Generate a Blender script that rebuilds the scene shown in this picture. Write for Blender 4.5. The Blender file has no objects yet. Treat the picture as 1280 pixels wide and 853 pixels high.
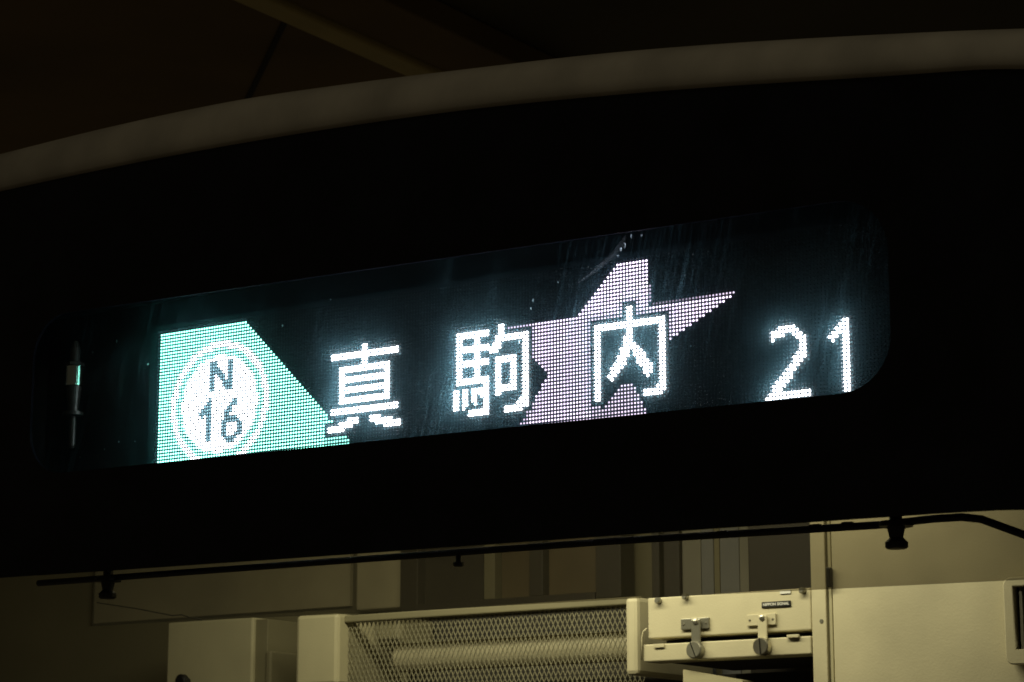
import bpy, bmesh, math, random
from mathutils import Matrix, Vector

random.seed(7)
sc = bpy.context.scene
col = sc.collection

# ------------------------------------------------------------------ camera
cam_d = bpy.data.cameras.new('camera')
cam = bpy.data.objects.new('camera', cam_d)
col.objects.link(cam)
RIGHT = Vector((0.8310099, 0.5562572, -0.0006095))
DOWN = Vector((-0.1146821, 0.1702547, -0.9787039))
FWD = Vector((-0.5443074, 0.8133826, 0.2052761))
CAM = Vector((1.4660062, -2.1428016, -0.5277851))
m = Matrix((RIGHT, -DOWN, -FWD)).transposed().to_4x4()
m.translation = CAM
cam.matrix_world = m
cam_d.sensor_fit = 'HORIZONTAL'
cam_d.sensor_width = 36.0
cam_d.lens = 84.591
cam_d.clip_start = 0.05
cam_d.clip_end = 100.0
cam_d.dof.use_dof = True
cam_d.dof.focus_distance = 2.66
cam_d.dof.aperture_fstop = 20.0
sc.camera = cam

# ------------------------------------------------------------------ world, lamps, exposure
w = bpy.data.worlds.new('World')
sc.world = w
w.use_nodes = True
w.node_tree.nodes['Background'].inputs[0].default_value = (1.0, 0.80, 0.48, 1)
w.node_tree.nodes['Background'].inputs[1].default_value = 0.018
sc.view_settings.view_transform = 'Standard'
sc.view_settings.look = 'None'
sc.view_settings.exposure = 0.0
sc.view_settings.gamma = 1.0
sc.view_settings.use_curve_mapping = False
sc.cycles.use_denoising = True
sc.cycles.filter_width = 1.65
sc.cycles.transparent_max_bounces = 16
sc.cycles.sample_clamp_indirect = 4.0


def area_lamp(name, loc, target, sx, sy, power, color):
    d = bpy.data.lights.new(name, 'AREA')
    d.shape = 'RECTANGLE'
    d.size, d.size_y = sx, sy
    d.energy = power
    d.color = color
    o = bpy.data.objects.new(name, d)
    col.objects.link(o)
    o.location = loc
    o.rotation_euler = (Vector(target) - Vector(loc)).to_track_quat('-Z', 'Y').to_euler()
    return o


# fluorescent tube under the cab ceiling, and the dim lamps over the platform
area_lamp('cab_lamp', (-0.22, 0.34, 0.06), (-0.22, 0.56, -0.3), 0.95, 0.06, 4.0, (1.0, 0.93, 0.62))
area_lamp('platform_lamp', (2.6, -2.6, 2.2), (0.0, 0.0, 0.2), 1.2, 0.15, 6.5, (1.0, 0.93, 0.68))


# ------------------------------------------------------------------ materials
def new_mat(name):
    mt = bpy.data.materials.new(name)
    mt.use_nodes = True
    nt = mt.node_tree
    return mt, nt, nt.nodes['Principled BSDF']


def paint(name, rgb, rough=0.5, var=0.12, scale=9.0, bump=0.0, metal=0.0, spec=0.5, streak=(1, 1, 1)):
    mt, nt, b = new_mat(name)
    tc = nt.nodes.new('ShaderNodeTexCoord')
    mp = nt.nodes.new('ShaderNodeMapping')
    mp.inputs['Scale'].default_value = streak
    nt.links.new(tc.outputs['Object'], mp.inputs[0])
    n1 = nt.nodes.new('ShaderNodeTexNoise')
    n1.inputs['Scale'].default_value = scale
    n1.inputs['Detail'].default_value = 6
    nt.links.new(mp.outputs[0], n1.inputs['Vector'])
    r = nt.nodes.new('ShaderNodeMapRange')
    r.inputs['From Min'].default_value = 0.3
    r.inputs['From Max'].default_value = 0.7
    r.inputs['To Min'].default_value = 1 - var
    r.inputs['To Max'].default_value = 1 + var
    nt.links.new(n1.outputs['Fac'], r.inputs[0])
    mx = nt.nodes.new('ShaderNodeMix')
    mx.data_type = 'RGBA'
    mx.blend_type = 'MULTIPLY'
    mx.inputs[0].default_value = 1.0
    mx.inputs[6].default_value = (*rgb, 1)
    nt.links.new(r.outputs[0], mx.inputs[7])
    nt.links.new(mx.outputs[2], b.inputs['Base Color'])
    b.inputs['Roughness'].default_value = rough
    b.inputs['Metallic'].default_value = metal
    b.inputs['Specular IOR Level'].default_value = spec
    if bump:
        n2 = nt.nodes.new('ShaderNodeTexNoise')
        n2.inputs['Scale'].default_value = 420
        n2.inputs['Detail'].default_value = 3
        nt.links.new(tc.outputs['Object'], n2.inputs['Vector'])
        bp = nt.nodes.new('ShaderNodeBump')
        bp.inputs['Strength'].default_value = bump
        bp.inputs['Distance'].default_value = 0.002
        nt.links.new(n2.outputs['Fac'], bp.inputs['Height'])
        nt.links.new(bp.outputs[0], b.inputs['Normal'])
    return mt


M = {}
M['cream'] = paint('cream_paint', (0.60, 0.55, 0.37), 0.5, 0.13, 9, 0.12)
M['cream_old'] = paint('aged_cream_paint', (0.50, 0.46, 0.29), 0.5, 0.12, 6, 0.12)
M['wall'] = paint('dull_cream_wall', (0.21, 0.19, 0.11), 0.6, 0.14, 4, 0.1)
M['greysteel'] = paint('grey_steel', (0.30, 0.29, 0.23), 0.35, 0.12, 30, 0.05, 0.55)
M['nickel'] = paint('worn_nickel', (0.60, 0.57, 0.46), 0.28, 0.12, 40, 0.0, 0.9)
M['chrome'] = paint('chrome', (0.85, 0.87, 0.86), 0.14, 0.05, 40, 0.0, 1.0)
M['darkmetal'] = paint('dark_metal', (0.018, 0.017, 0.015), 0.4, 0.2, 30, 0.0, 0.3)
M['blackpl'] = paint('black_plastic', (0.012, 0.012, 0.011), 0.45, 0.2, 30)
M['void'] = paint('recess_shade_black', (0.03, 0.027, 0.02), 0.8, 0.2, 10)  # shade inside recesses and gaps put into the colour, also dark joints
M['board'] = paint('matt_black_board', (0.012, 0.014, 0.016), 0.7, 0.2, 60)
M['mask'] = paint('black_glass_mask', (0.0055, 0.0065, 0.010), 0.20, 0.5, 14, 0.0, 0.0, 0.35)
M['rim'] = paint('pale_body_paint', (0.52, 0.47, 0.38), 0.5, 0.22, 7, 0.0, streak=(1.5, 1, 1))
M['ceil'] = paint('brown_ceiling_paint', (0.20, 0.135, 0.045), 0.7, 0.25, 1.6)
M['ceil_dark'] = paint('dark_ceiling_paint', (0.10, 0.085, 0.045), 0.75, 0.25, 1.6)
M['strip'] = paint('tarnished_brass_strip', (0.62, 0.50, 0.20), 0.5, 0.15, 6)
M['frame'] = paint('dark_brown_frame', (0.035, 0.028, 0.018), 0.5, 0.2, 14)
M['brown'] = paint('dim_brown_pane', (0.12, 0.09, 0.045), 0.4, 0.2, 9)
M['blind'] = paint('pale_grey_blind', (0.27, 0.26, 0.21), 0.7, 0.08, 20)
M['blind2'] = paint('blue_grey_blind', (0.23, 0.235, 0.235), 0.7, 0.08, 20)
M['white'] = paint('white_lettering', (0.75, 0.75, 0.70), 0.6, 0.05, 40)
M['mesh'] = paint('expanded_mesh_paint', (0.30, 0.28, 0.18), 0.5, 0.12, 40)
M['fleck'] = paint('grime_fleck', (0.55, 0.6, 0.6), 0.8, 0.2, 300)


def glass(name, tint, dust, dustcol, streaky, spec=0.05):
    """thin pane: tinted see-through, a weak mirror, and a film of dust that scatters the light passing through it"""
    mt = bpy.data.materials.new(name)
    mt.use_nodes = True
    nt = mt.node_tree
    nt.nodes.clear()
    L = nt.links.new
    out = nt.nodes.new('ShaderNodeOutputMaterial')
    tr = nt.nodes.new('ShaderNodeBsdfTransparent')
    tr.inputs[0].default_value = (*tint, 1)
    gl = nt.nodes.new('ShaderNodeBsdfGlossy')
    gl.inputs['Roughness'].default_value = 0.03
    fr = nt.nodes.new('ShaderNodeFresnel')
    fr.inputs[0].default_value = 1.35
    mul = nt.nodes.new('ShaderNodeMath')
    mul.operation = 'MULTIPLY'
    mul.inputs[1].default_value = spec
    L(fr.outputs[0], mul.inputs[0])
    m1 = nt.nodes.new('ShaderNodeMixShader')
    L(mul.outputs[0], m1.inputs[0])
    L(tr.outputs[0], m1.inputs[1])
    L(gl.outputs[0], m1.inputs[2])
    tl = nt.nodes.new('ShaderNodeBsdfTranslucent')
    tl.inputs[0].default_value = (*dustcol, 1)
    m2 = nt.nodes.new('ShaderNodeMixShader')
    L(m1.outputs[0], m2.inputs[1])
    L(tl.outputs[0], m2.inputs[2])
    if streaky:
        tc = nt.nodes.new('ShaderNodeTexCoord')

        def noise(rot, scale, nscale, lo, hi, a, b):
            mp = nt.nodes.new('ShaderNodeMapping')
            mp.vector_type = 'TEXTURE'
            mp.inputs['Rotation'].default_value = (0, rot, 0)
            mp.inputs['Scale'].default_value = scale
            L(tc.outputs['Object'], mp.inputs[0])
            n = nt.nodes.new('ShaderNodeTexNoise')
            n.inputs['Scale'].default_value = nscale
            n.inputs['Detail'].default_value = 7
            n.inputs['Roughness'].default_value = 0.65
            L(mp.outputs[0], n.inputs['Vector'])
            r = nt.nodes.new('ShaderNodeMapRange')
            r.inputs['From Min'].default_value = lo
            r.inputs['From Max'].default_value = hi
            r.inputs['To Min'].default_value = a
            r.inputs['To Max'].default_value = b
            L(n.outputs['Fac'], r.inputs[0])
            return r.outputs[0]

        def op(kind, a, b):
            n = nt.nodes.new('ShaderNodeMath')
            n.operation = kind
            for i, v in enumerate((a, b)):
                if isinstance(v, (int, float)):
                    n.inputs[i].default_value = v
                else:
                    L(v, n.inputs[i])
            return n.outputs[0]

        streaks = noise(math.radians(14), (0.012, 1, 0.30), 2.2, 0.50, 0.70, 0.0, 4.6)
        fine = noise(math.radians(11), (0.004, 1, 0.16), 2.5, 0.52, 0.70, 0.0, 3.8)
        blotch = noise(0.0, (0.22, 1, 0.16), 1.6, 0.34, 0.66, 0.35, 1.25)
        grain = noise(0.0, (0.006, 1, 0.006), 2.0, 0.3, 0.7, 0.7, 1.3)
        # wipe marks come and go along the pane
        zone = noise(0.0, (0.30, 1, 0.5), 1.9, 0.46, 0.62, 0.04, 1.25)
        s = op('ADD', streaks, fine)
        s = op('MULTIPLY', s, zone)
        s = op('ADD', s, 0.55)
        s = op('MULTIPLY', s, blotch)
        s = op('MULTIPLY', s, grain)
        f = op('MULTIPLY', s, dust)
        L(f, m2.inputs[0])
    else:
        m2.inputs[0].default_value = dust
    L(m2.outputs[0], out.inputs[0])
    return mt


M['display_glass'] = glass('dusty_display_glass', (0.90, 0.97, 0.97), 0.0090, (0.36, 0.84, 1.0), True, 0.25)
M['halo_sheet'] = glass('halo_scatter_sheet', (0.96, 0.98, 0.98), 0.016, (0.34, 0.84, 1.0), False, 0.1)  # scattering film of an added sheet, gives the LEDs a tight halo
M['windscreen'] = glass('windscreen_glass', (0.94, 0.95, 0.92), 0.004, (0.8, 0.8, 0.7), False, 0.4)


def visor_mat():
    mt = bpy.data.materials.new('smoked_visor_sheet')
    mt.use_nodes = True
    nt = mt.node_tree
    nt.nodes.clear()
    L = nt.links.new
    out = nt.nodes.new('ShaderNodeOutputMaterial')
    tr = nt.nodes.new('ShaderNodeBsdfTransparent')
    tr.inputs[0].default_value = (0.34, 0.325, 0.29, 1)
    tl = nt.nodes.new('ShaderNodeBsdfTranslucent')
    tl.inputs[0].default_value = (0.62, 0.58, 0.42, 1)
    a = nt.nodes.new('ShaderNodeMixShader')
    a.inputs[0].default_value = 0.06
    L(tr.outputs[0], a.inputs[1])
    L(tl.outputs[0], a.inputs[2])
    L(a.outputs[0], out.inputs[0])
    return mt


M['visor'] = visor_mat()


def led_mat(name, rgb, strength):
    mt = bpy.data.materials.new(name)
    mt.use_nodes = True
    nt = mt.node_tree
    nt.nodes.clear()
    out = nt.nodes.new('ShaderNodeOutputMaterial')
    em = nt.nodes.new('ShaderNodeEmission')
    em.inputs[0].default_value = (*rgb, 1)
    at = nt.nodes.new('ShaderNodeAttribute')
    at.attribute_name = 'level'
    mu = nt.nodes.new('ShaderNodeMath')
    mu.operation = 'MULTIPLY'
    mu.inputs[1].default_value = strength
    nt.links.new(at.outputs['Fac'], mu.inputs[0])
    nt.links.new(mu.outputs[0], em.inputs[1])
    nt.links.new(em.outputs[0], out.inputs[0])
    return mt


M['led_white'] = led_mat('led_white', (1.0, 0.93, 1.0), 85.0)
M['led_dim'] = led_mat('led_dim_blue', (0.55, 0.85, 1.0), 9.0)
M['led_star'] = led_mat('led_violet_white', (1.0, 0.74, 1.0), 4.6)
M['led_green'] = led_mat('led_green', (0.30, 1.0, 0.78), 7.6)
M['led_off'] = paint('unlit_led_lens', (0.02, 0.022, 0.024), 0.3, 0.1, 60)


# ------------------------------------------------------------------ helpers
def link(name, mesh, mat, parent=None):
    o = bpy.data.objects.new(name, mesh)
    col.objects.link(o)
    if mat:
        mesh.materials.append(mat)
    if parent:
        o.parent = parent
    return o


def from_bm(name, bm, mat, parent=None, smooth=False, origin=None):
    me = bpy.data.meshes.new(name)
    bmesh.ops.recalc_face_normals(bm, faces=bm.faces)
    bm.to_mesh(me)
    bm.free()
    if smooth:
        for p in me.polygons:
            p.use_smooth = True
    return link(name, me, mat, parent)


def add_box(bm, x0, x1, y0, y1, z0, z1, bevel=0.0, seg=2):
    vs = [bm.verts.new((x, y, z)) for x in (x0, x1) for y in (y0, y1) for z in (z0, z1)]
    fs = [(0, 1, 3, 2), (4, 6, 7, 5), (0, 4, 5, 1), (2, 3, 7, 6), (0, 2, 6, 4), (1, 5, 7, 3)]
    faces = [bm.faces.new([vs[i] for i in f]) for f in fs]
    if bevel:
        ed = list({e for f in faces for e in f.edges})
        bmesh.ops.bevel(bm, geom=ed, offset=bevel, segments=seg, affect='EDGES', profile=0.5)


def box(name, x0, x1, y0, y1, z0, z1, mat, parent=None, bevel=0.0012):
    bm = bmesh.new()
    add_box(bm, x0, x1, y0, y1, z0, z1, bevel)
    return from_bm(name, bm, M[mat], parent)


def add_lathe(bm, c, axis, prof, n=20):
    """prof = [(distance along axis, radius)]"""
    axis = Vector(axis).normalized()
    a = axis.orthogonal().normalized()
    b = axis.cross(a)
    rings = []
    for d, r in prof:
        p = Vector(c) + axis * d
        rings.append([bm.verts.new(p + (a * math.cos(t) + b * math.sin(t)) * max(r, 1e-5))
                      for t in [2 * math.pi * k / n for k in range(n)]])
    for r0, r1 in zip(rings, rings[1:]):
        for k in range(n):
            bm.faces.new((r0[k], r0[(k + 1) % n], r1[(k + 1) % n], r1[k]))
    bm.faces.new(rings[0])
    bm.faces.new(rings[-1][::-1])


def lathe(name, c, axis, prof, mat, parent=None, n=20):
    bm = bmesh.new()
    add_lathe(bm, c, axis, prof, n)
    o = from_bm(name, bm, M[mat], parent)
    return o


def tube(name, pts, r, mat, parent=None, n=10):
    bm = bmesh.new()
    pts = [Vector(p) for p in pts]
    rings = []
    for i, p in enumerate(pts):
        t = (pts[min(i + 1, len(pts) - 1)] - pts[max(i - 1, 0)]).normalized()
        a = t.cross(Vector((0, 1, 0.01))).normalized()
        b = t.cross(a)
        rings.append([bm.verts.new(p + (a * math.cos(k) + b * math.sin(k)) * r)
                      for k in [2 * math.pi * j / n for j in range(n)]])
    for r0, r1 in zip(rings, rings[1:]):
        for k in range(n):
            bm.faces.new((r0[k], r0[(k + 1) % n], r1[(k + 1) % n], r1[k]))
    bm.faces.new(rings[0])
    bm.faces.new(rings[-1][::-1])
    return from_bm(name, bm, M[mat], parent, smooth=True)


def thing(name, label, cat, loc, group=None):
    o = bpy.data.objects.new(name, None)
    o.empty_display_size = 0.05
    col.objects.link(o)
    o.location = loc
    o['label'] = label
    o['category'] = cat
    if group:
        o['group'] = group
    return o


def adopt(root, parts):
    """keep parts where they were modelled while the thing's empty stands at its base"""
    inv = Matrix.Translation(-Vector(root.location))
    for p in parts:
        p.parent = root
        p.matrix_parent_inverse = inv


def sub(part, pieces):
    for p in pieces:
        p.parent = part


def flat_shape(name, outer, holes, y, thick, mat, bevel=0.0008):
    """a plate cut in the XZ plane, with holes"""
    cu = bpy.data.curves.new(name, 'CURVE')
    cu.dimensions = '2D'
    cu.fill_mode = 'BOTH'
    cu.extrude = thick / 2
    cu.bevel_depth = bevel
    cu.bevel_resolution = 1
    for ring in [outer] + holes:
        s = cu.splines.new('POLY')
        s.points.add(len(ring) - 1)
        for pt, (x, z) in zip(s.points, ring):
            pt.co = (x, z, 0, 1)
        s.use_cyclic_u = True
    tmp = bpy.data.objects.new(name, cu)
    col.objects.link(tmp)
    dg = bpy.context.evaluated_depsgraph_get()
    me = bpy.data.meshes.new_from_object(tmp.evaluated_get(dg))
    bpy.data.objects.remove(tmp)
    bpy.data.curves.remove(cu)
    me.transform(Matrix.Translation((0, y, 0)) @ Matrix.Rotation(math.pi / 2, 4, 'X'))
    me.name = name
    me.materials.clear()
    return link(name, me, M[mat])


def lerp_poly(pts, x):
    for (xa, za), (xb, zb) in zip(pts, pts[1:]):
        if x <= xb:
            break
    return za + (zb - za) * (x - xa) / (xb - xa)


def smooth_curve(pts, x):
    """Catmull-Rom through sorted (x, z)"""
    n = len(pts)
    i = 0
    while i < n - 2 and x > pts[i + 1][0]:
        i += 1
    p0, p1, p2, p3 = pts[max(i - 1, 0)], pts[i], pts[i + 1], pts[min(i + 2, n - 1)]
    t = (x - p1[0]) / (p2[0] - p1[0])
    m1 = (p2[1] - p0[1]) / (p2[0] - p0[0]) * (p2[0] - p1[0])
    m2 = (p3[1] - p1[1]) / (p3[0] - p1[0]) * (p2[0] - p1[0])
    t2, t3 = t * t, t * t * t
    return (2 * t3 - 3 * t2 + 1) * p1[1] + (t3 - 2 * t2 + t) * m1 + (-2 * t3 + 3 * t2) * p2[1] + (t3 - t2) * m2


# ------------------------------------------------------------------ setting: cab wall and station ceiling
def structure(o):
    o['kind'] = 'structure'
    return o


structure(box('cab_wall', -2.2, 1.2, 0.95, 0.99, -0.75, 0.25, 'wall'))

ceil = structure(box('station_ceiling', -6.0, 3.0, 0.6, 6.0, 1.262, 1.30, 'ceil_dark', bevel=0))
cp = []
for x0, x1, mt, z in ((-4.6, -3.12, 'ceil', 1.20), (-3.10, -1.665, 'ceil', 1.20), (-1.575, -1.41, 'ceil', 1.20)):
    for y0, y1 in ((0.8, 3.4), (3.41, 5.6)):
        cp.append(box('ceiling_panel', x0, x1, y0, y1, z, z + 0.06, mt, bevel=0.004))
cp.append(box('joint_strip', -1.652, -1.588, 0.8, 5.6, 1.188, 1.25, 'strip', bevel=0.006))
bt = box('seam_batten', -0.36, 0.36, -0.006, 0.006, -0.004, 0.0, 'void', bevel=0)
bt.location = (-1.925, 1.895, 1.1995)
bt.rotation_euler = (0, 0, math.radians(-42))
cp.append(bt)
sub(ceil, cp)

# ------------------------------------------------------------------ the train's front
LOW = [(-1.3, 0.270), (-1.0, 0.284), (-0.7255, 0.2889), (-0.5194, 0.2898), (-0.3276, 0.2867), (-0.1489, 0.2799), (0.0178, 0.270), (0.1736, 0.2562), (0.3194, 0.2407), (0.4911, 0.2197), (0.6175, 0.2048), (0.6498, 0.1985), (1.0, 0.145)]
HIGH = [(-1.3, 0.330), (-1.0, 0.347), (-0.7672, 0.3545), (-0.5568, 0.3588), (-0.3608, 0.3567), (-0.1782, 0.3459), (-0.0078, 0.3325), (0.1513, 0.3187), (0.3002, 0.3017), (0.4755, 0.2777), (0.6374, 0.253), (1.0, 0.190)]
BOT = [(x, z + 0.0032) for x, z in [(-1.2, -0.203), (-0.677, -0.2091), (-0.298, -0.2141), (0.031, -0.2177), (0.320, -0.2208), (0.590, -0.2245), (0.68, -0.2300), (1.0, -0.262)]]
train = thing('subway_train', 'front of a subway train with a black glass mask under a pale curved roof rim', 'train', (0, -0.05, -0.75))

outer = [(x, lerp_poly(BOT, x)) for x in [-1.2 + 2.2 * k / 44 for k in range(45)]]
outer += [(x, smooth_curve(LOW, x) + 0.012) for x in [1.0 - 2.2 * k / 44 for k in range(45)]]


def rounded(x0, x1, zb, zt, r):
    """window outline; zb and zt are functions of x"""
    pts = []
    for cx, top, a0 in ((x1 - r, False, -90), (x1 - r, True, 0), (x0 + r, True, 90), (x0 + r, False, 180)):
        for k in range(9):
            a = math.radians(a0 + 90 * k / 8)
            x = cx + r * math.cos(a)
            z = (zt(x) - r if top else zb(x) + r) + r * math.sin(a)
            pts.append((x, z))
    return pts


WB = lambda x: -0.0905 - 0.0112 * x
WT = lambda x: 0.106 - 0.016 * x
win = rounded(-0.655, 0.502, WB, WT, 0.055)
mask = flat_shape('front_mask', outer, [win[::-1]], -0.040, 0.004, 'mask', 0.0)
pane = flat_shape('display_glass', rounded(-0.665, 0.512, lambda x: WB(x) - .01, lambda x: WT(x) + .01, 0.05), [], -0.0345, 0.0, 'display_glass', 0.0)

ws = bmesh.new()
add_box(ws, -1.2, 1.0, -0.0300, -0.0298, -0.75, -0.19)
bmesh.ops.delete(ws, geom=[f for f in ws.faces if abs(f.normal.y) < 0.5 or f.calc_center_median().y > -0.0299], context='FACES')
windscreen = from_bm('windscreen', ws, M['windscreen'])

# pale rim: a rounded moulding that follows the arch
bm = bmesh.new()
rows = []
N = 90
for k in range(N + 1):
    x = -1.25 + 2.23 * k / N
    zl, zh = smooth_curve(LOW, x), smooth_curve(HIGH, x)
    ring = [(x, -0.0385, zl + 0.001), (x, -0.0435, zl), (x, -0.0500, zl + 0.003)]
    for j in range(1, 9):
        t = j / 8
        ring.append((x, -0.052 + 0.047 * t ** 3.0, zl + 0.006 + (zh - zl - 0.006) * t ** 0.9))
    ring.append((x, 0.03, zh + 0.001))
    rows.append([bm.verts.new(p) for p in ring])
for a, b in zip(rows, rows[1:]):
    for j in range(len(a) - 1):
        bm.faces.new((a[j], b[j], b[j + 1], a[j + 1]))
rim = from_bm('roof_rim', bm, M['rim'], smooth=True)
bm = bmesh.new()
rows = []
for k in range(31):
    x = -1.25 + 2.23 * k / 30
    zh = smooth_curve(HIGH, x)
    rows.append([bm.verts.new((x, 0.028, zh + 0.0005)), bm.verts.new((x, 0.5, zh - 0.01)), bm.verts.new((x, 1.05, zh - 0.03))])
for a, b in zip(rows, rows[1:]):
    for j in range(2):
        bm.faces.new((a[j], b[j], b[j + 1], a[j + 1]))
roof = from_bm('roof', bm, M['rim'], smooth=True)
adopt(train, [mask, pane, windscreen, rim, roof])

# flecks of grime stuck on the outside of the display glass (x, z, width, height)
FL = [(-0.2628, 0.0595, .0030, .0042), (-0.4690, 0.0372, .0052, .0036), (0.0830, 0.0455, .0020, .0052), (0.0800, 0.0370, .0016, .0040),
      (0.1935, 0.0860, .0046, .0075), (0.1985, 0.0900, .0030, .0080), (0.2065, 0.0990, .0026, .0060), (0.1900, 0.0800, .0030, .0030),
      (0.2190, 0.0980, .0022, .0040), (-0.1485, -0.0515, .0018, .0026), (0.0650, 0.0020, .0018, .0060), (-0.56, 0.062, .0016, .003),
      (-0.521, 0.071, .0012, .006), (-0.535, -0.060, .0014, .0030), (-0.512, -0.053, .0014, .0026), (-0.486, -0.055, .0014, .0024),
      (-0.575, -0.066, .002, .0014), (0.115, 0.061, .0014, .003), (0.276, -0.027, .0020, .0024), (-0.193, 0.0815, .0014, .002)]
fl = []
for x, z, a, b in FL:
    bm = bmesh.new()
    n = 7
    ph = random.random() * 6
    rim_v = []
    for k in range(n):
        t = 2 * math.pi * k / n + ph
        q = 0.4 * random.uniform(0.75, 1.25)
        rim_v.append((x + a * q * math.cos(t), z + b * q * math.sin(t)))
    f0 = [bm.verts.new((p, -0.0352, q)) for p, q in rim_v]
    f1 = [bm.verts.new((x + (p - x) * .7, -0.0360, z + (q - z) * .7)) for p, q in rim_v]
    bm.faces.new(f1)
    for k in range(n):
        bm.faces.new((f0[k], f0[(k + 1) % n], f1[(k + 1) % n], f1[k]))
    fl.append(from_bm('grime_fleck', bm, None))
    fl[-1].data.materials.append(None)
fm = bpy.data.materials.new('grime_film')
fm.use_nodes = True
nt = fm.node_tree
nt.nodes.clear()
o_ = nt.nodes.new('ShaderNodeOutputMaterial')
a_ = nt.nodes.new('ShaderNodeBsdfTranslucent')
a_.inputs[0].default_value = (0.75, 0.95, 1.0, 1)
b_ = nt.nodes.new('ShaderNodeBsdfTransparent')
c_ = nt.nodes.new('ShaderNodeMixShader')
c_.inputs[0].default_value = 0.45
nt.links.new(b_.outputs[0], c_.inputs[1])
nt.links.new(a_.outputs[0], c_.inputs[2])
nt.links.new(c_.outputs[0], o_.inputs[0])
for o in fl:
    o.data.materials.clear()
    o.data.materials.append(fm)
    o.parent = pane

# a long greasy wipe smear beside the grime above the star
bm = bmesh.new()
SM = [(0.2001, 0.1000, .0012), (0.193, 0.0900, .0030), (0.180, 0.0790, .0028), (0.160, 0.0670, .0018), (0.140, 0.0570, .0004)]
pv = None
for x, z, wv in SM:
    cur = (bm.verts.new((x - wv * .5, -0.0353, z + wv)), bm.verts.new((x + wv * .5, -0.0353, z - wv)))
    if pv:
        bm.faces.new((pv[0], pv[1], cur[1], cur[0]))
    pv = cur
sm = from_bm('grease_smear', bm, None)
fm2 = fm.copy()
fm2.name = 'grease_film'
[n for n in fm2.node_tree.nodes if n.type == 'MIX_SHADER'][0].inputs[0].default_value = 0.03
sm.data.materials.clear()
sm.data.materials.append(fm2)
sm.parent = pane

# ------------------------------------------------------------------ destination display
PITCH = 0.004
NU, NV = 244, 47
disp = thing('destination_display', 'lit LED destination display with green route badge, white station name and violet star', 'display', (0, 0.02, -0.115))


def P(u, v):
    return (u - 120) * PITCH, -(v - 20) * PITCH


text = {}      # (u, v) -> name


def rect(s, u0, u1, v0, v1):
    for u in range(u0, u1 + 1):
        for v in range(v0, v1 + 1):
            s.add((u, v))


shin = set()
rect(shin, 77, 78, 12, 17)
rect(shin, 66, 89, 14, 15)
for v in (18, 21, 24, 27):
    rect(shin, 69, 86, v, v + 1)
rect(shin, 69, 70, 18, 28)
rect(shin, 85, 86, 18, 28)
rect(shin, 66, 89, 30, 31)
for v, a, b in ((33, 72, 75), (34, 69, 75), (35, 65, 73), (36, 65, 70), (33, 80, 83), (34, 80, 87), (35, 82, 90), (36, 85, 90)):
    rect(shin, a, b, v, v)
koma = set()
rect(koma, 110, 111, 13, 27)
rect(koma, 116, 117, 13, 27)
for v in (13, 17, 21, 26):
    rect(koma, 110, 120, v, v + 1)
rect(koma, 119, 120, 26, 36)
rect(koma, 114, 120, 35, 36)
rect(koma, 109, 110, 29, 34)
rect(koma, 112, 113, 29, 33)
koma.add((112, 34))
rect(koma, 115, 116, 29, 32)
koma.add((116, 33))
rect(koma, 117, 118, 29, 30)
koma.add((118, 31))
rect(koma, 124, 125, 12, 16)
for v, a, b in ((15, 123, 125), (16, 123, 125), (17, 122, 124), (18, 121, 124), (19, 121, 123)):
    rect(koma, a, b, v, v)
rect(koma, 124, 133, 15, 16)
rect(koma, 132, 133, 15, 34)
rect(koma, 126, 132, 35, 36)
koma |= {(131, 33), (131, 34), (130, 34), (133, 35)}
koma.discard((132, 36))
rect(koma, 123, 124, 21, 31)
rect(koma, 128, 129, 21, 30)
rect(koma, 123, 129, 21, 22)
rect(koma, 123, 129, 29, 30)
uchi = set()
rect(uchi, 155, 156, 16, 36)
rect(uchi, 155, 176, 16, 17)
rect(uchi, 175, 176, 16, 35)
rect(uchi, 165, 166, 12, 23)
rect(uchi, 170, 175, 35, 36)
uchi |= {(174, 34)}
for v, a, b in ((20, 164, 165), (21, 164, 165), (22, 164, 165), (23, 163, 165), (24, 163, 165), (25, 162, 165), (26, 162, 164), (27, 161, 164),
                (28, 160, 163), (29, 160, 162), (30, 159, 161), (31, 160, 160),
                (22, 167, 167), (23, 166, 168), (24, 167, 169), (25, 167, 170), (26, 168, 170), (27, 168, 171), (28, 169, 172), (29, 170, 172), (30, 170, 172), (31, 171, 171)):
    rect(uchi, a, b, v, v)
two = set()
for v, a, b in ((23, 210, 214), (24, 208, 215), (25, 208, 211), (25, 214, 216), (26, 208, 208), (26, 215, 217), (27, 216, 217), (28, 216, 217), (29, 216, 217),
                (30, 215, 217), (31, 214, 217), (32, 214, 216), (33, 213, 215), (34, 212, 214), (35, 211, 213), (36, 210, 213), (37, 209, 212), (38, 208, 211),
                (39, 208, 210), (40, 207, 218), (41, 206, 218)):
    rect(two, a, b, v, v)
one = set()
rect(one, 228, 229, 23, 41)
one |= {(227, 24), (226, 25), (227, 25), (225, 26), (226, 26), (227, 26), (224, 27), (225, 27), (226, 27), (225, 28)}

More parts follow.
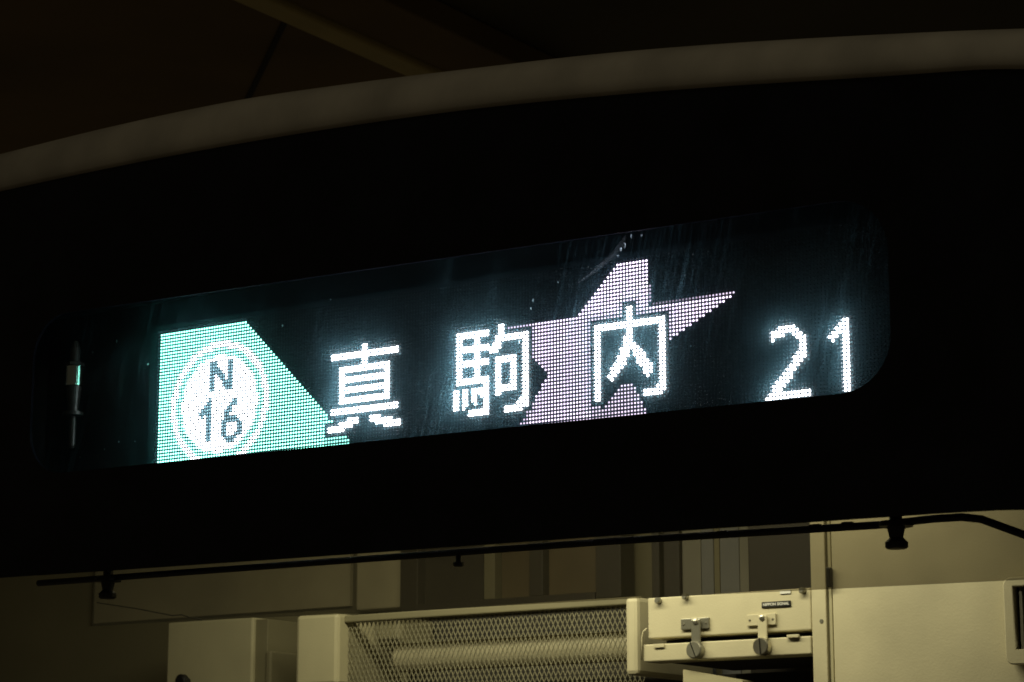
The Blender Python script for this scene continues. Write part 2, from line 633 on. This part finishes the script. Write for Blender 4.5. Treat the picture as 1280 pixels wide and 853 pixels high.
mark = set()      # the N 16 left dark inside the badge
rect(mark, 20, 21, 11, 19)
rect(mark, 27, 28, 11, 19)
for v, a, b in ((11, 22, 22), (12, 22, 22), (13, 22, 23), (14, 22, 24), (15, 23, 25), (16, 24, 25), (17, 25, 26), (18, 25, 27), (19, 26, 27)):
    rect(mark, a, b, v, v)
rect(mark, 19, 20, 23, 34)
mark |= {(18, 24), (17, 25), (18, 25), (16, 26), (17, 26), (18, 26), (17, 27), (20, 22)}
for v, a, b in ((23, 29, 30), (24, 28, 30), (25, 27, 28), (26, 26, 28), (27, 26, 27), (28, 26, 30), (29, 25, 31), (30, 25, 26), (31, 25, 26), (32, 25, 26),
                (33, 25, 26), (34, 26, 30), (35, 27, 29), (30, 31, 32), (31, 31, 32), (32, 31, 32), (33, 30, 32), (29, 30, 31)):
    rect(mark, a, b, v, v)

white = shin | koma | uchi | two | one


def near(s, u, v, r=1):
    return any((u + a, v + b) in s for a in range(-r, r + 1) for b in range(-r, r + 1))


badge_g, badge_w, badge_n, star = {}, {}, {}, {}
for v in range(NV):
    for u in range(0, 33 + v + 1):
        if u > 74 or (u > 72 and v > 39):
            continue
        if near(shin, u, v):
            continue
        d = math.hypot(u - 23.5, v - 23.5)
        if d < 14.7:
            if (u, v) in mark:
                badge_n[(u, v)] = 0.12  # faint LEDs, raised to carry the bloom over the dark strokes
            else:
                badge_w[(u, v)] = 0.42
        elif 16.85 < d < 18.9:
            badge_w[(u, v)] = 0.22
        else:
            badge_g[(u, v)] = 1.0 if v < 34 or u < 64 else 0.55
for v in range(NV):
    for u in range(118, 200):
        if v < 13:
            ok = 162 - v <= u <= 171
        else:
            left = 126 + (v - 13) if v <= 26 else 140 - (v - 27) * 0.7
            right = 196 - 2 * (v - 13) if v <= 22 else 153
            if v >= 33:
                right = 166.6 + (v - 33) * 0.5
            ok = left <= u <= right
        if not ok or near(koma, u, v) or near(uchi, u, v):
            continue
        if v > 17 and 157 <= u <= 174 and (v < 33 or u < 163 - (v - 33)):
            continue
        if v < 33 and 154 <= u <= 157 and v > 17:
            continue
        if v > 36 and 153 < u < 158 and v < 38:
            continue
        lv = 1.0
        if u < 134:
            lv = 0.35
        elif near(koma, u, v, 2) or near(uchi, u, v, 2):
            lv = 0.45
        elif v >= 33 and u > 153:
            lv = 0.42
        elif v > 22:
            lv = 0.8
        star[(u, v)] = lv * (1.3 if v < 13 else 1.0 if u > 160 else 0.85)
for u in range(173, 198):
    star[(u, 12)] = 0.08 + 0.25 * max(0, (u - 182)) / 15
for v in range(7, 12):
    star[(172, v)] = 0.22
dim = {}
for s in (shin, koma, uchi, two, one):
    for (u, v) in s:
        for du, dv in ((1, 0), (0, 1), (1, 1)):
            q = (u + du, v + dv)
            if q not in white and q not in star and q not in badge_g and q not in badge_w and q not in badge_n and random.random() < 0.8:
                dim[q] = random.uniform(0.008, 0.030)
for u in range(-1, 34):  # dots lit faintly to draw the badge edge's reflection in the cover
    dim[(u, -1)] = 0.006
for v in range(0, NV):
    dim[(-1, v)] = 0.006

VS = [(math.cos(t), math.sin(t)) for t in [2 * math.pi * (k + .5) / 8 for k in range(8)]]


def dots(name, cells, mat, r=0.00115, h=0.0009):
    verts, faces, lev = [], [], []
    for (u, v), l in cells.items():
        x, z = P(u, v)
        b = len(verts)
        l *= random.uniform(0.9, 1.1)
        for a, c in VS:
            verts.append((x + a * r, -0.0003, z + c * r))
        for a, c in VS:
            verts.append((x + a * r * .62, -0.0003 - h * .8, z + c * r * .62))
        for k in range(8):
            faces.append((b + k, b + (k + 1) % 8, b + 8 + (k + 1) % 8, b + 8 + k))
        faces.append(tuple(b + 8 + k for k in range(8)))
        lev += [l] * 16
    me = bpy.data.meshes.new(name)
    me.from_pydata(verts, [], faces)
    at = me.attributes.new('level', 'FLOAT', 'POINT')
    at.data.foreach_set('value', lev)
    o = link(name, me, M[mat])
    o['kind'] = 'stuff'
    return o


ones = lambda s: {q: 1.0 for q in s}
parts = []


def dp(name, label, cells, mat):
    o = dots(name, cells, mat)
    o['label'] = label
    parts.append(o)


dp('badge_ground_dots', 'green LED dots of the slanted route badge', badge_g, 'led_green')
dp('badge_number_dots', 'white LED disc and ring around the dark N 16', badge_w, 'led_white')
dp('badge_letter_dots', 'faint LED dots in the dark strokes of N 16, raised to carry the bloom', badge_n, 'led_dim')
dp('character_dots', 'first white character of the station name', ones(shin), 'led_white')
dp('character_dots', 'second white character of the station name', ones(koma), 'led_white')
dp('character_dots', 'third white character of the station name, over the star', ones(uchi), 'led_white')
dp('star_dots', 'pale violet LED dots forming a five-pointed star', star, 'led_star')
dp('digit_dots', 'white LED digit 2', ones(two), 'led_white')
dp('digit_dots', 'white LED digit 1', ones(one), 'led_white')
dp('shade_dots', 'faint blue dots along the edges of the characters, and for the reflected badge edge', dim, 'led_dim')
lit = set(badge_g) | set(badge_n) | set(badge_w) | white | set(star) | set(dim)
off = {(u, v): 0 for u in range(-1, NU) for v in range(-1, NV) if (u, v) not in lit}
o = dots('unlit_dots', off, 'led_off')
parts.append(o)
x0, z1 = P(-2.2, -2.2)
x1, z0 = P(NU + 1, NV + 1)
parts.append(box('led_board', x0, x1, 0.0, 0.018, z0, z1, 'board', bevel=0))
bm = bmesh.new()
bm.faces.new([bm.verts.new(p) for p in ((x0, -0.011, z0), (x1, -0.011, z0), (x1, -0.011, z1), (x0, -0.011, z1))])
parts.append(from_bm('halo_sheet', bm, M['halo_sheet']))  # unseen sheet added to spread a close glow around the LEDs
# housing: side frames and the back tray behind the board
hs = []
parts.append(box('housing_tray', -0.70, 0.56, 0.022, 0.030, -0.135, 0.135, 'blackpl'))
parts.append(box('housing_side', -0.7005, -0.690, -0.032, 0.0215, -0.1265, 0.1265, 'blackpl'))
parts.append(box('housing_side', 0.5495, 0.560, -0.032, 0.0215, -0.1265, 0.1265, 'blackpl'))
parts.append(box('housing_top', -0.70, 0.56, -0.030, 0.0215, 0.127, 0.135, 'blackpl'))
parts.append(box('housing_bottom', -0.70, 0.56, -0.030, 0.0215, -0.135, -0.127, 'blackpl'))
adopt(disp, parts)

# metal fastener standing at the open end of the display window
lt = thing('fastening_pin', 'chromed collar on a slim dark pin beside the green route badge', 'fastener', (-0.6045, -0.020, -0.050))
q = [lathe('pin', (-0.6045, -0.020, -0.050), (0, 0, 1), [(0, .003), (.003, .0045), (.036, .0045), (.039, .004)], 'darkmetal'),
     lathe('flange', (-0.6045, -0.020, -0.0105), (0, 0, 1), [(0, .006), (.001, .0125), (.005, .0125), (.006, .006)], 'darkmetal'),
     lathe('sleeve', (-0.6045, -0.020, -0.0045), (0, 0, 1), [(0, .0065), (.030, .0095), (.0305, .0095)], 'darkmetal'),
     lathe('collar', (-0.6045, -0.020, 0.0262), (0, 0, 1), [(0, .0095), (.001, .0112), (.025, .0112), (.026, .0100)], 'chrome', n=32),
     lathe('nut', (-0.6045, -0.020, 0.0524), (0, 0, 1), [(0, .0120), (.004, .0120)], 'darkmetal', n=6),
     lathe('tip', (-0.6045, -0.020, 0.0566), (0, 0, 1), [(0, .0065), (.018, .006), (.027, .003)], 'darkmetal')]
adopt(lt, q)

# ------------------------------------------------------------------ sun visor on its rod
vis = thing('sun_visor', 'smoked see-through sun visor hanging from a thin black rod inside the windscreen', 'sun visor', (0, 0.02, -0.275))
VB = [(-0.5985, -0.2652), (-0.388, -0.2676), (-0.132, -0.2725), (0.179, -0.2751), (0.602, -0.2815), (0.95, -0.2862)]
sheet = flat_shape('visor_sheet', VB + [(0.95, -0.15), (-0.5985, -0.15)], [], 0.02, 0.0, 'visor', 0.0)
rodp = [(-0.672, 0, -0.2102), (-0.45, 0, -0.2115), (-0.230, 0, -0.2128), (0.153, 0, -0.2158), (0.36, 0, -0.2195), (0.4645, 0, -0.2212),
        (0.52, 0, -0.2195), (0.55, 0, -0.2200), (0.570, 0, -0.2235), (0.61, 0, -0.2405), (0.66, 0, -0.262)]
rod = tube('rod', rodp, 0.0039, 'blackpl')


def knob(x, z, s):
    a = lathe('knob', (x, 0, z), (0, 0, -1), [(-.016 * s, .007 * s), (-.004 * s, .007 * s), (-.0035 * s, .0185 * s), (0.002 * s, .0185 * s), (.0025 * s, .010 * s),
                                             (.014 * s, .0075 * s), (.019 * s, .0125 * s), (.024 * s, .0125 * s), (.026 * s, .010 * s)], 'blackpl', n=24)
    return a


knobs = [knob(-0.5555, -0.2135, 0.86), knob(0.4815, -0.2225, 0.90)]
knobs.append(lathe('knob', (-0.0384, 0.0, -0.222), (0, 0, -1), [(-.006, .003), (.003, .003), (.0035, .006), (.007, .006), (.008, .004)], 'blackpl'))
clips = [box('clip', x - .006, x + .006, -.004, .004, z, z + 0.006, 'blackpl') for x, z in ((0.20, -0.2195), (0.29, -0.2205), (0.395, -0.2215), (0.43, -0.2218))]
adopt(vis, [sheet, rod] + knobs + clips)

o = tube('cord', [(-0.668, 0.1, -0.2262), (-0.60, 0.1, -0.2375), (-0.54, 0.1, -0.2492), (-0.525, 0.1, -0.2490), (-0.51, 0.1, -0.2535), (-0.492, 0.1, -0.2572)], 0.0008, 'darkmetal')
o['label'] = 'thin dark cord slanting down behind the smoked visor'
o['category'] = 'cord'

# ------------------------------------------------------------------ cab fittings
# locker with expanded-metal front
lk = thing('mesh_locker', 'cream locker with an expanded metal mesh front above dark recess', 'locker', (-0.5, 0.72, -0.42))
pp = []
pp.append(box('end_block', -0.8127, -0.7335, 0.68, 0.86, -0.296, -0.1900, 'cream_old', bevel=0.006))
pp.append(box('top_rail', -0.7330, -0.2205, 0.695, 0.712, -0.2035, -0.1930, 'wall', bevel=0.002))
pp.append(box('end_post', -0.2198, -0.1996, 0.650, 0.86, -0.3035, -0.1990, 'cream', bevel=0.006))
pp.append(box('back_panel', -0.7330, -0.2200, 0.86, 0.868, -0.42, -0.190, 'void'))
pp.append(box('duct_bracket', -0.7200, -0.675, 0.755, 0.845, -0.238, -0.192, 'wall', bevel=0.008))
duct = lathe('duct', (-0.690, 0.768, -0.2535), (1, 0, 0), [(0, .010), (.004, .0170), (.010, .0215), (.47, .0215)], 'cream', n=28)
pp.append(duct)
bm = bmesh.new()
W, Hh, ZT, ZB = 0.0078, 0.0080, -0.200, -0.345
nc = int((0.7330 - 0.2205) / W)
nr = int((ZT - ZB) / Hh)
for c in range(nc + 1):
    xc = -0.7330 + c * W
    for r in range(nr):
        z_a, z_b = ZT - r * Hh, ZT - (r + 1) * Hh
        s = 1 if (r % 2 == 0) else -1
        for sg in (1, -1):
            xa = xc if s > 0 else xc + sg * W / 2
            xb = xc + sg * W / 2 if s > 0 else xc
            if not (-0.733 <= min(xa, xb) and max(xa, xb) <= -0.2205):
                continue
            d = Vector((xb - xa, 0, z_b - z_a)).normalized()
            nrm = Vector((-d.z, 0, d.x)) * 0.00040
            pts = []
            for (px, pz) in ((xa, z_a), (xb, z_b)):
                for k in (1, -1):
                    pts.append(bm.verts.new((px + nrm.x * k, 0.7045, pz + nrm.z * k)))
                for k in (1, -1):
                    pts.append(bm.verts.new((px + nrm.x * k, 0.7062, pz + nrm.z * k)))
            a0, a1, a2, a3, b0, b1, b2, b3 = pts
            for f in ((a0, a1, b1, b0), (a2, b2, b3, a3), (a0, b0, b2, a2), (a1, a3, b3, b1)):
                bm.faces.new(f)
ms = from_bm('expanded_mesh', bm, M['mesh'])
ms['kind'] = 'stuff'
pp.append(ms)
adopt(lk, pp)

# signal equipment box with two swing latches
un = thing('equipment_box', 'cream signal equipment box with two swing latches and black maker plate', 'equipment box', (-0.03, 0.66, -0.292))
pp = []
pp.append(box('upper_cover', -0.1540, 0.0850, 0.600, 0.640, -0.2612, -0.2080, 'cream', bevel=0.0015))
pp.append(box('lower_cover', -0.1605, 0.0850, 0.598, 0.640, -0.2915, -0.2690, 'cream', bevel=0.0015))
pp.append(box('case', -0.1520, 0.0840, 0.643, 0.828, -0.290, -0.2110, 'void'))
for x, pm, am in ((-0.0815, 'greysteel', 'greysteel'), (0.0158, 'cream', 'cream')):
    lp = box('latch_plate', x - .0208, x + .0208, 0.5965, 0.5995, -0.2525, -0.2380, pm, bevel=0.0008)
    arm = box('latch_arm', x - .003, x + .0105, 0.5915, 0.5945, -0.2745, -0.2400, am, bevel=0.0012)
    kx = x + 0.0035
    kn = lathe('latch_knob', (kx, 0.5975, -0.2800), (0, -1, 0), [(0, .0098), (.002, .0112), (.011, .0112), (.0125, .0098)], 'greysteel' if pm == 'greysteel' else 'nickel', n=28)
    sl = box('slot', -.0104, .0104, -0.0008, 0, -.0007, .0007, 'chrome' if pm == 'greysteel' else 'darkmetal', bevel=0)
    sl.location = (kx, 0.5849, -0.2800)
    sl.rotation_euler = (0, math.radians(68 if pm == 'greysteel' else 86), 0)
    sl.parent = kn
    pv = lathe('pivot_screw', (x + .0042, 0.5915, -0.2436), (0, -1, 0), [(0, .0040), (.0012, .0036), (.0018, .0018)], 'nickel')
    pv.parent = arm
    rv = [lathe('rivet', (x + d, 0.5965, -0.2455), (0, -1, 0), [(0, .0019), (.0008, .0012)], 'nickel', n=10) for d in (-.0165, .0165)]
    sub(lp, rv)
    pp += [lp, arm, kn]
pp.append(box('tab', -0.1430, -0.1275, 0.5955, 0.5978, -0.2740, -0.2690, 'cream', bevel=0.0006))
pp.append(box('tab', 0.0530, 0.0700, 0.5935, 0.5978, -0.2705, -0.2665, 'cream', bevel=0.0006))
pp.append(tube('wire_handle', [(-0.1545, 0.597, -0.2480), (-0.1590, 0.596, -0.2520), (-0.1615, 0.596, -0.2600), (-0.1618, 0.596, -0.2890)], 0.0010, 'cream'))
for x, z in ((-0.1362, -0.2125), (-0.0950, -0.2095), (0.0755, -0.2115)):
    pp.append(lathe('fixing_bolt', (x, 0.600, z), (0, -1, 0), [(0, .0042), (.006, .0042), (.008, .0030)], 'greysteel', n=12))
pp.append(box('paper_tag', 0.0425, 0.0575, 0.5985, 0.5995, -0.2138, -0.2095, 'white', bevel=0))
plate = box('maker_plate', 0.0160, 0.0575, 0.5980, 0.5996, -0.2301, -0.2228, 'blackpl', bevel=0.0004)
fc = bpy.data.curves.new('lettering', 'FONT')
fc.body = 'NIPPON SIGNAL'
fc.size = 0.0050
fc.offset = 0.00012
fc.extrude = 0.00012
fc.align_x = 'CENTER'
fc.align_y = 'CENTER'
tmp = bpy.data.objects.new('lettering', fc)
col.objects.link(tmp)
dg = bpy.context.evaluated_depsgraph_get()
me = bpy.data.meshes.new_from_object(tmp.evaluated_get(dg))
bpy.data.objects.remove(tmp)
wd = max(v.co.x for v in me.vertices) - min(v.co.x for v in me.vertices)
me.transform(Matrix.Translation((0.03675, 0.5977, -0.22645)) @ Matrix.Rotation(math.pi / 2, 4, 'X') @ Matrix.Diagonal((0.0375 / wd, 1, 1, 1)))
me.materials.clear()
let = link('lettering', me, M['white'], plate)
pp.append(plate)
adopt(un, pp)

# dark bay under the equipment box
bay = thing('equipment_bay', 'dark open bay under the equipment box with a cream bracket inside', 'bay', (-0.05, 0.75, -0.45))
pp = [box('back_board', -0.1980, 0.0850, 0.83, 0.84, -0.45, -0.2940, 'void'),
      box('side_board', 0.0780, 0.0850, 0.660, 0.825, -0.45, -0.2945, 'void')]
bm = bmesh.new()
prof = [(-0.1020, -0.3035), (-0.0150, -0.3205), (-0.0150, -0.44), (-0.1020, -0.44)]
f0 = [bm.verts.new((x, 0.60, z)) for x, z in prof]
f1 = [bm.verts.new((x, 0.63, z)) for x, z in prof]
bm.faces.new(f0)
bm.faces.new(f1[::-1])
for k in range(4):
    bm.faces.new((f0[k], f1[k], f1[(k + 1) % 4], f0[(k + 1) % 4]))
pp.append(from_bm('bracket', bm, M['cream_old']))
adopt(bay, pp)

# tall cream cabinet at the right with its corner post and joint
cab = thing('cab_cabinet', 'tall smooth cream cabinet beside the signal equipment box', 'cabinet', (0.5, 0.65, -0.72))
pp = [box('corner_post', 0.0868, 0.1072, 0.5985, 0.80, -0.72, 0.10, 'cream', bevel=0.001),
      box('joint_bead', 0.1096, 0.1140, 0.6015, 0.80, -0.72, 0.10, 'cream_old', bevel=0.0008),
      box('door_panel', 0.1164, 1.0, 0.5990, 0.80, -0.72, 0.10, 'cream', bevel=0.001),
      box('joint_backing', 0.1070, 0.1170, 0.612, 0.79, -0.72, 0.10, 'void', bevel=0),
      lathe('screw', (0.1002, 0.5985, -0.2515), (0, -1, 0), [(0, .0030), (.0008, .0024)], 'greysteel', n=12),
      box('hinge', 0.1120, 0.1180, 0.590, 0.598, -0.2100, -0.1850, 'darkmetal')]
adopt(cab, pp)

vt = thing('wall_vent', 'square cream framed vent with dark opening fixed on the tall cabinet', 'vent', (0.42, 0.59, -0.316))
outer = []
x0, x1, z0, z1, r = 0.3525, 0.47, -0.3160, -0.2150, 0.008
for cx, cz, a0 in ((x1 - r, z0 + r, -90), (x1 - r, z1 - r, 0), (x0 + r, z1 - r, 90), (x0 + r, z0 + r, 180)):
    outer += [(cx + r * math.cos(math.radians(a0 + 18 * k)), cz + r * math.sin(math.radians(a0 + 18 * k))) for k in range(6)]
fr = flat_shape('frame', outer, [[(0.3625, -0.3010), (0.3625, -0.2235), (0.460, -0.2235), (0.460, -0.3010)]], 0.588, 0.012, 'cream', 0.0015)
pp = [fr, box('grille_back', 0.361, 0.4615, 0.5935, 0.5975, -0.302, -0.2225, 'void', bevel=0)]
for k in range(6):
    x = 0.3690 + k * 0.015
    pp.append(box('slat', x, x + 0.004, 0.586, 0.593, -0.3008, -0.2237, 'greysteel', bevel=0.0005))
adopt(vt, pp)

# low cabinet at the left
lc = thing('low_cabinet', 'dim cream cabinet with a small black knob left of the mesh locker', 'cabinet', (-1.03, 0.80, -0.72))
pp = [box('body', -1.1310, -0.9550, 0.75, 0.94, -0.72, -0.1795, 'cream_old', bevel=0.003),
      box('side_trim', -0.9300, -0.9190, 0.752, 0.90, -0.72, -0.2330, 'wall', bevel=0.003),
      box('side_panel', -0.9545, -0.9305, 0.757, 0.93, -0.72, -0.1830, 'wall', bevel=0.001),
      lathe('door_knob', (-1.085, 0.75, -0.2745), (0, -1, 0), [(0, .006), (.008, .006), (.010, .011), (.018, .011), (.020, .008)], 'blackpl')]
adopt(lc, pp)

o = box('wall_panel', -1.473, -0.912, 0.940, 0.948, -0.149, 0.12, 'cream', bevel=0.0)  # added panel, its cream stands in for a bright reflection in the visor
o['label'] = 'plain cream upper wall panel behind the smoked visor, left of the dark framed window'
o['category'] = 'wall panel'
o = box('wall_post', -0.883, -0.790, 0.918, 0.947, -0.160, 0.12, 'cream', bevel=0.003)
o['label'] = 'narrow cream post between the upper wall panel and the dark framed window'
o['category'] = 'post'

# inner window, blind and cupboard recess at the back of the cab
wn = thing('inner_window', 'dark framed window at the back of the cab behind the visor', 'window', (-0.58, 0.94, -0.168))
pp = [box('frame', -0.786, -0.752, 0.905, 0.945, -0.168, 0.05, 'frame'),
      box('frame', -0.424, -0.380, 0.905, 0.945, -0.168, 0.05, 'frame'),
      box('sill', -0.7515, -0.4245, 0.903, 0.945, -0.170, -0.158, 'frame'),
      box('pane', -0.7515, -0.640, 0.925, 0.935, -0.1575, 0.05, 'frame', bevel=0),
      box('mullion', -0.6280, -0.6080, 0.908, 0.945, -0.1575, 0.05, 'wall'),
      box('pane', -0.6060, -0.545, 0.925, 0.935, -0.1575, 0.05, 'brown', bevel=0),
      box('mullion', -0.5445, -0.5200, 0.908, 0.945, -0.1575, 0.05, 'frame'),
      box('pane', -0.5195, -0.4250, 0.925, 0.935, -0.1575, 0.05, 'brown', bevel=0)]
adopt(wn, pp)
bl = thing('window_blind', 'pale striped blind with a dark edge rail hanging behind the visor', 'blind', (-0.24, 0.93, -0.30))
pp = [box('edge_rail', -0.3240, -0.3110, 0.90, 0.94, -0.30, 0.05, 'frame'),
      box('edge_rail', -0.3065, -0.2800, 0.905, 0.94, -0.30, 0.05, 'frame')]
for k, (a, b, mt) in enumerate(((-0.2790, -0.2480, 'blind'), (-0.2470, -0.2270, 'blind2'), (-0.2260, -0.2170, 'wall'), (-0.2160, -0.1850, 'blind2'), (-0.1840, -0.1660, 'blind'))):
    pp.append(box('blind_strip', a, b, 0.912, 0.918, -0.30, 0.05, mt, bevel=0.0006))
adopt(bl, pp)
o = box('dark_door', -0.1640, -0.0580, 0.90, 0.94, -0.60, 0.06, 'frame', bevel=0.002)
o['label'] = 'dark door leaf between the striped blind and the tall cream cabinet'
o['category'] = 'door'
